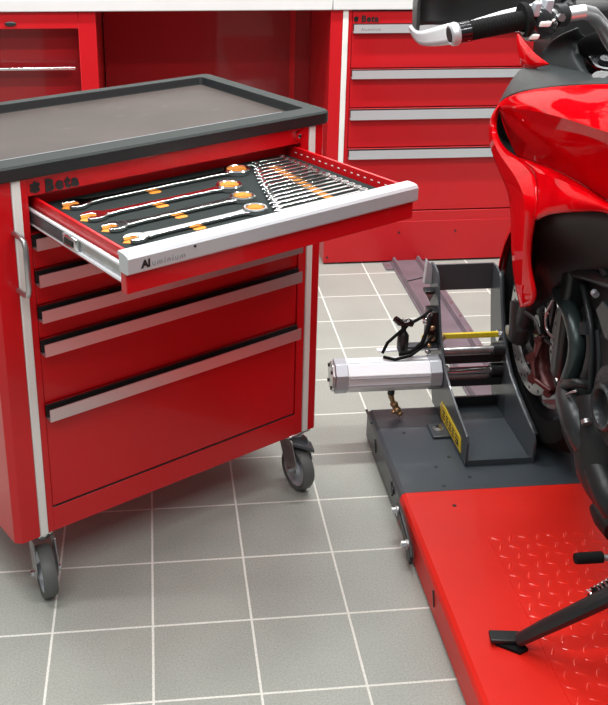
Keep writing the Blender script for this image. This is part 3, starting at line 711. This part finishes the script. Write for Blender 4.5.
# black tank cover / upper cowl
panel([
 [(499, 104, 1.017), (508, 97, 1.007), (524, 92, 1.002), (548, 88, 1.007), (576, 86, 1.017), (608, 84.5, 1.032), (680, 85, 1.062)],
 [(503, 96, 1.03), (512, 87, 1.02), (528, 82, 1.02), (550, 80, 1.03), (578, 80, 1.04), (608, 80, 1.06), (680, 80, 1.09)],
 [(512, 80, 1.05), (520, 74, 1.05), (535, 69, 1.06), (552, 71, 1.07), (580, 75, 1.08), (608, 80, 1.10), (680, 77, 1.14)],
 [(520, 71, 1.07), (527, 67, 1.08), (541, 63, 1.10), (560, 67, 1.11), (583, 73, 1.125), (608, 79, 1.155), (680, 75, 1.199)],
], 'tank_cover', M['tankblk'], sub=2)
panel([
 [(541, 67, 1.095), (555, 69, 1.11), (575, 73, 1.13), (586, 76, 1.14), (592, 79, 1.15)],
 [(541, 50, 1.10), (556, 55, 1.12), (572, 58, 1.13), (579, 62, 1.14), (584, 66, 1.15)],
 [(556, 36, 1.11), (566, 40, 1.13), (574, 44, 1.14), (577, 49, 1.15), (580, 54, 1.155)],
 [(578, 28, 1.12), (580, 33, 1.14), (584, 36, 1.16), (592, 38, 1.18), (600, 40, 1.20)],
], 'cockpit_panel', M['tankblk'], sub=2)
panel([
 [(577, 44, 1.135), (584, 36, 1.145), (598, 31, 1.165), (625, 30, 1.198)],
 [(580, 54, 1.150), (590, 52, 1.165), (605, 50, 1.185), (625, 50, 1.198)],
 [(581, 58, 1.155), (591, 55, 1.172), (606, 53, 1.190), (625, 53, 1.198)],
], 'key_recess_shade', M['void'], sub=1)  # dark panel painted as the shaded cavity round the key
# far-side red beak seen over the cover
panel([
 [(518, 34, 1.10), (524, 42, 1.08), (536, 55, 1.07), (549, 64, 1.07)],
 [(517, 45, 1.10), (521, 52, 1.07), (530, 60, 1.06), (541, 66, 1.06)],
 [(520, 58, 1.10), (522, 66, 1.08), (526, 68, 1.07), (534, 69, 1.07)],
], 'beak_cowl', M['bikered'], sub=1)
# ignition barrel
ig = Vector((XC, .450, 1.040)); ia = Vector((0, -.35, .93)).normalized()
i_ = k_(MB().lathe(ig, ia, [(.001, -.03), (.034, -.03), (.036, .0), (.034, .006), (.028, .006), (.026, .001), (.001, .001)], 28), 'ignition_switch', M['gblack'])
k_(MB().lathe(ig, ia, [(.032, .004), (.040, .004), (.040, .009), (.032, .009)], 32), 'ignition_ring', M['chrome'], i_)
k_(MB().lathe(ig, ia, [(.002, .003), (.014, .003), (.012, .012), (.002, .012)], 16), 'ignition_core', M['engine2'], i_)
k_(MB().box(XC-.10, XC+.10, .40, .62, .94, .985), 'triple_clamp', M['black'], bevel=.02)
k_(MB().box(XC-.09, XC+.09, .52, .66, 1.0, 1.16), 'dash', M['ink'], bevel=.02)
# handlebar, mirrored
grA = Vector((.800, .195, 1.150)); grB = Vector((.925, .203, 1.172)); sw1 = Vector((1.015, .255, 1.172))
for s in (0, 1):
    f = (lambda p: mirror(p)) if s else (lambda p: Vector(p))
    k_(MB().tube([f(grB), f(sw1), f(bx(583, 12, 1.05)), f(bx(592, 14, 1.08)), f(bx(601, 24, 1.12)), f(bx(608, 38, 1.16)), f((XC+.0005, .40, 1.075))], .0145, 16), 'handlebar', M['alu'])
    gr = k_(MB().tube([f(grA+(grB-grA)*q) for q in (0, .04, .05, .5, .95, 1)], [.0165, .0165, .0175, .0175, .0175, .021], 24), 'grip', M['rubber'])
    b = MB()
    for q in range(16):
        p = f(grA+(grB-grA)*(.18+.045*q)); b.lathe(p, f(grB)-f(grA), [(.0172, -.0013), (.0186, -.0008), (.0186, .0008), (.0172, .0013)], 20)
    k_(b, 'grip_ribs', M['rubber'], gr)
    k_(MB().tube([f(grA+(grB-grA)*-.06), f(grA+(grB-grA)*.14)], .0195, 20), 'grip_collar', M['gblack'], gr)
    k_(MB().lathe(f(grB), f(grB)-f(grA), [(.014, -.006), (.032, -.006), (.033, .0), (.030, .006), (.014, .006)], 24), 'grip_flange', M['rubber'], gr)
    # bar end bracket of hand guard
    e0 = grA-(grB-grA).normalized()*.012
    be = k_(MB().lathe(f(e0), f(grA)-f(grB), [(.010, -.009), (.019, -.009), (.022, -.004), (.021, .006), (.017, .009), (.010, .006)], 24), 'bar_end', M['aluL'])
    k_(MB().cyl(f(e0), f(e0-(grB-grA).normalized()*.010), .0135, 16), 'bar_end_plug', M['ink'], be)
    A = [f(p) for p in (bx(456, 21, .796), bx(442, 26, .789), bx(425, 31, .786), bx(416, 32, .790), bx(409, 22, .80))]
    Bq = [f(p) for p in (bx(458, 44, .794), bx(444, 45, .787), bx(428, 47, .784), bx(419, 44, .788), bx(413, 34, .80))]
    k_(MB().grid([A, Bq]), 'guard_bracket', M['aluL'], be, solid=.010, sub=2)
    # hand guard shell
    rows = []
    for (h, dy) in ((-.036, .0), (.0, .012), (.06, .015), (.11, -.01), (.15, -.05)):
        row = []
        for (x, y) in ((.792, .46), (.797, .55), (.82, .60), (.86, .62), (.93, .58), (1.00, .50), (1.03, .44)):
            row.append(f((x+(.02 if h > .1 else 0), y+dy, 1.135+h*(1 if x < .95 else .8))))
        rows.append(row)
    k_(MB().grid(rows), 'hand_guard', M['blackp'], solid=.004, sub=2)
    # switch gear
    sc = grB.lerp(sw1, .50)
    dirb = (sw1-grB).normalized()
    swb = k_(MB().tube([f(grB+dirb*.006), f(grB+dirb*.02+Vector((0, 0, -.008))), f(grB+dirb*.055+Vector((0, 0, -.010))), f(grB+dirb*.068)], [.026, .034, .033, .024], 14, sx=.85), 'switch_housing', M['gblack'])
    for (dq, dz, dy, sx_, sz_, m) in ((.018, .020, -.016, .007, .013, 'aluG'), (.052, .022, -.014, .008, .014, 'aluG'), (.038, -.006, -.030, .011, .005, 'strip'), (.016, -.029, -.020, .009, .005, 'strip'), (.062, -.002, -.026, .003, .003, 'strip')):
        c_ = grB+dirb*dq+Vector((0, dy, dz)); 
        b = MB(); b.box(-1, 1, -1, 1, -1, 1)
        for v_ in b.bm.verts: v_.co = f(c_+Vector((v_.co.x*sx_+v_.co.z*.002, v_.co.y*.009, v_.co.z*sz_)))
        k_(b, 'switch_button', M[m], swb, bevel=.003, segs=3)
    cl = k_(MB().tube([f(grB+dirb*.078), f(grB+dirb*.104)], .023, 16), 'lever_clamp', M['black'])
    k_(MB().cyl(f(grB+dirb*.09+Vector((0, -.018, 0))), f(grB+dirb*.09+Vector((0, -.026, 0))), .008, 6), 'clamp_bolt', M['steel'], cl)
    # clutch / brake lever
    k_(MB().tube([f(grB+dirb*.085+Vector((0, .03, .01))), f((.965, .265, 1.185)), f((.90, .265, 1.172)), f((.83, .25, 1.155)), f((.795, .262, 1.148))], [.010, .009, .0075, .007, .009], 10, sx=.7), 'lever', M['aluW'])
    k_(MB().prism([f(p) for p in ((.965, .25, 1.175), (1.0, .26, 1.178), (.992, .27, 1.21), (.975, .265, 1.205))], (0, .012, 0)), 'lever_perch', M['aluG'], bevel=.002)
    rsv = k_(MB().lathe(f((1.035, .30, 1.20)), (0, 0, 1), [(.001, -.02), (.022, -.02), (.024, .01), (.018, .016), (.001, .016)], 18), 'fluid_reservoir', M['gblack'])
# fork / radiator / frame / engine
k_(MB().box(XC-.155, XC+.155, .145, .185, .44, .78), 'radiator', M['black'], bevel=.01)
k_(MB().box(XC-.13, XC+.13, -.35, .145, .33, .62), 'engine_block', M['engine'], bevel=.02)
k_(MB().box(XC-.10, XC+.10, -.30, .10, .24, .34), 'sump', M['engine'], bevel=.03)
k_(MB().box(XC-.12, XC+.12, -.42, .15, .60, .86), 'airbox', M['ink'], bevel=.03)
def px_tube(pts, r_, name, m, both=False, n=14, parent=bk, sx=1):
    P = [bx(*p) for p in pts]
    # smooth with Catmull-Rom
    Q = []; rs = r_ if isinstance(r_, (list, tuple)) else [r_]*len(P); RR = []
    for i in range(len(P)-1):
        p0, p1, p2, p3 = P[max(i-1, 0)], P[i], P[i+1], P[min(i+2, len(P)-1)]
        for s in range(6):
            t_ = s/6; Q.append(.5*((2*p1)+(p2-p0)*t_+(2*p0-5*p1+4*p2-p3)*t_*t_+(3*p1-p0-3*p2+p3)*t_**3)); RR.append(rs[i]*(1-t_)+rs[i+1]*t_)
    Q.append(P[-1]); RR.append(rs[-1])
    o = k_(MB().tube(Q, RR, n, sx=sx), name, M[m], parent)
    if both: k_(MB().tube([mirror(p) for p in Q], RR, n, sx=sx), name, M[m], parent)
    return o
px_tube([(551, 278, 1.09), (560, 292, 1.07), (571, 314, 1.05), (577, 340, 1.045), (575, 362, 1.045), (569, 380, 1.045), (564, 395, 1.05)], [.016, .017, .0175, .0175, .017, .017, .017], 'coolant_pipe', 'pipe')
px_tube([(560, 268, 1.07), (580, 272, 1.06), (600, 278, 1.06), (640, 292, 1.06)], .014, 'frame_tube', 'black', both=True)
px_tube([(583, 285, 1.07), (590, 320, 1.06), (592, 350, 1.06), (590, 392, 1.06)], .006, 'frame_rod', 'engine2')
px_tube([(598, 330, 1.07), (600, 360, 1.07), (599, 390, 1.07)], .006, 'frame_rod', 'engine2')
px_tube([(586, 322, 1.055), (586, 334, 1.055)], .012, 'hose_clip', 'engine2')
px_tube([(594, 292, 1.05), (596, 295, 1.05)], .007, 'bolt', 'aluG')
px_tube([(598, 255, 1.06), (604, 268, 1.06), (612, 285, 1.06)], .010, 'frame_joint', 'engine2')
b = MB(); b.prism([bx(*p) for p in ((595, 309, 1.035), (602, 300, 1.035), (625, 330, 1.035), (625, 352, 1.035), (612, 345, 1.035), (604, 338, 1.035))], (.012, 0, 0)); k_(b, 'cover_plate', M['engine2'], bevel=.003)
# water pump / clutch cover
px_tube([(572, 388, 1.05), (573, 402, 1.035), (579, 420, 1.03), (586, 438, 1.035), (593, 456, 1.05)], [.030, .034, .035, .031, .026], 'pump_cover', 'engine2', n=18)
px_tube([(562, 390, 1.035), (566, 385, 1.02), (576, 383, 1.02), (588, 385, 1.04)], .009, 'hose_clamp', 'engine')
px_tube([(566, 395, 1.01), (572, 392, 1.005), (577, 391, 1.01)], .0025, 'spring_clip', 'steel')
cv = bx(607, 407, 1.03)
k_(MB().lathe(cv, (-1, 0, 0), [(.030, -.02), (.044, -.02), (.044, .010), (.040, .014), (.034, .012), (.030, .004)], 32), 'clutch_ring', M['engine2'])
k_(MB().lathe(cv, (-1, 0, 0), [(.001, -.03), (.075, -.03), (.080, -.02), (.075, -.006), (.03, -.004), (.001, -.004)], 32), 'clutch_cover', M['engine'])
px_tube([(586, 420, 1.02), (587, 424, 1.02)], .010, 'cover_bolt', 'steel')
px_tube([(593, 455, 1.05), (602, 476, 1.05), (610, 496, 1.05), (617, 513, 1.06)], [.030, .032, .030, .026], 'lower_crankcase', 'engine', n=16)
px_tube([(600, 395, 1.07), (604, 430, 1.07), (606, 470, 1.07), (618, 500, 1.07)], [.045, .06, .055, .04], 'crankcase', 'engine', n=18)
px_tube([(596, 507, 1.09), (604, 520, 1.09), (614, 532, 1.09)], [.014, .02, .02], 'sump_plug_boss', 'brown')
px_tube([(580, 461, 1.06), (582, 463, 1.06)], .006, 'drain_bolt', 'steel')
# exhaust header sweeping below
px_tube([(568, 428, 1.12), (576, 447, 1.11), (590, 462, 1.10), (608, 474, 1.10), (640, 492, 1.1)], .015, 'exhaust_header', 'brown')
# hoses and cables between fork and engine
for pts, r_, m in (([(553, 300, 1.10), (546, 315, 1.10), (547, 330, 1.10), (555, 338, 1.10), (563, 334, 1.10)], .003, 'steel'),
                   ([(525, 312, 1.08), (535, 320, 1.09), (540, 335, 1.09)], .004, 'black'),
                   ([(552, 346, 1.09), (562, 345, 1.09), (575, 344, 1.08)], .003, 'steel'),
                   ([(545, 340, 1.10), (556, 350, 1.09), (562, 365, 1.09), (558, 384, 1.09)], .0035, 'black'),
                   ([(560, 300, 1.09), (568, 320, 1.09), (570, 345, 1.09)], .004, 'black')):
    px_tube(pts, r_, 'cable', m, n=8)
b = MB(); b.prism([bx(*p) for p in ((562, 352, 1.08), (571, 364, 1.08), (566, 372, 1.08))], (.003, 0, 0)); k_(b, 'bracket_tab', M['steel'])
# rubber shift lever and its arm
p0 = Vector((.955, -.245, .297)); 
sl = k_(MB().tube([(.952, -.243, .298), (.962, -.243, .298), (1.002, -.243, .298)], [.0095, .0105, .0105], 16), 'shift_lever_rubber', M['rubber'])
k_(MB().tube([(1.002, -.243, .298), (1.03, -.250, .295), (1.055, -.30, .292), (1.06, -.42, .30)], .006, 10), 'shift_lever', M['steel'])
# side stand
S = [bx(518, 637, .885), bx(545, 625, .93), bx(575, 612, .975), bx(610, 596, 1.03)]
S = [Vector((.878, -.222, .105)), bx(545, 627, .912), bx(575, 613, .95), bx(606, 598, .995), bx(650, 577, 1.06)]
ss = k_(MB().tube(S, [.012, .014, .015, .016, .016], 10, sx=1.25), 'side_stand', M['black'])
b = MB(); b.prism([(.826, -.214, DT+.007), (.830, -.186, DT+.007), (.886, -.194, DT+.007), (.893, -.224, DT+.007)], (0, 0, .009)); k_(b, 'stand_foot', M['black'], ss, bevel=.002)
b = MB(); b.prism([(.836, -.212, DT+.0), (.880, -.205, DT+.0), (.892, -.232, DT+.0), (.874, -.240, DT+.0)], (0, 0, .0065)); k_(b, 'foot_rubber', M['rubber'], ss)
hA = bx(588, 599, .985); hB = bx(622, 580, 1.03); hel = [hA + (hB-hA)*(q/60) + Vector((0, math.cos(q*.9)*.014, math.sin(q*.9)*.014)) for q in range(61)]
k_(MB().tube(hel, .0028, 6), 'stand_spring', M['chrome'], ss)
k_(MB().tube([bx(594, 594, .99), bx(610, 589, 1.02), bx(650, 570, 1.07)], .011, 10), 'stand_rod', M['rubber'], ss)
# rest of the machine beyond the frame: seat, tail, rear wheel, swingarm, footpeg
rows = [[(XC+x*.17, y, z-.05*abs(x)**2) for x in (-1, -.6, 0, .6, 1)] for y, z in ((-.02, 1.10), (-.15, 1.06), (-.3, .97), (-.5, .93), (-.7, .96), (-.9, 1.02))]
k_(MB().grid(rows), 'seat', M['blackp'], solid=.06, sub=2)
rows = [[(XC+x*wd_, y, z-.09*abs(x)**2) for x in (-1, -.6, 0, .6, 1)] for y, z, wd_ in ((.34, 1.045, .12), (.26, 1.075, .16), (.15, 1.11, .18), (.02, 1.12, .17), (-.06, 1.09, .15))]
k_(MB().grid(rows), 'tank_lid', M['tankblk'], solid=.02, sub=2)
rwh = wheel(Vector((XC, -1.03, .392)), .305, .085, 'rear_wheel')
k_(MB().tube([(XC-.12, -.35, .42), (XC-.13, -.7, .40), (XC-.13, -1.05, .39)], [.03, .028, .025], 14), 'swingarm', M['engine'])
k_(MB().cyl((XC-.14, -1.03, .39), (XC+.14, -1.03, .39), .014, 14), 'rear_axle', M['steel'], rwh)
k_(MB().tube([(XC, -.35, .62), (XC, -.7, .85), (XC, -1.0, .95)], .04, 12), 'subframe', M['black'])

# =================================================================== LIGHT
def area(x, y, z, sx, sy, e, name, rot=(0, 0, 0), col=(1, .995, .985)):
    l = bpy.data.lights.new(name, 'AREA'); l.shape = 'RECTANGLE'; l.size = sx; l.size_y = sy; l.energy = e; l.color = col
    o = bpy.data.objects.new(name, l); C.objects.link(o); o.location = (x, y, z); o.rotation_euler = rot
    return o
for lx in (-.8, .45, 1.7):
    for ly, e in ((-1.5, 26.), (.1, 32.), (1.35, 46.)):
        area(lx, ly, 2.9, 1.15, .10, e, 'ceiling_light')
wd_ = bpy.data.worlds.new('world'); bpy.context.scene.world = wd_; wd_.use_nodes = True
nt = wd_.node_tree; bg = nt.nodes['Background']
tc = nt.nodes.new('ShaderNodeTexCoord'); sx = nt.nodes.new('ShaderNodeSeparateXYZ'); cr_ = nt.nodes.new('ShaderNodeValToRGB')
nt.links.new(tc.outputs['Generated'], sx.inputs[0]); nt.links.new(sx.outputs['Z'], cr_.inputs['Fac'])
cr_.color_ramp.elements[0].position = 0.0; cr_.color_ramp.elements[0].color = (.22, .21, .21, 1)
cr_.color_ramp.elements[1].position = .6; cr_.color_ramp.elements[1].color = (.80, .82, .85, 1)
nt.links.new(cr_.outputs['Color'], bg.inputs['Color']); bg.inputs['Strength'].default_value = .62

vs = bpy.context.scene.view_settings
vs.view_transform = 'Standard'; vs.look = 'None'; vs.exposure = -0.32; vs.gamma = 1.0; vs.use_curve_mapping = False
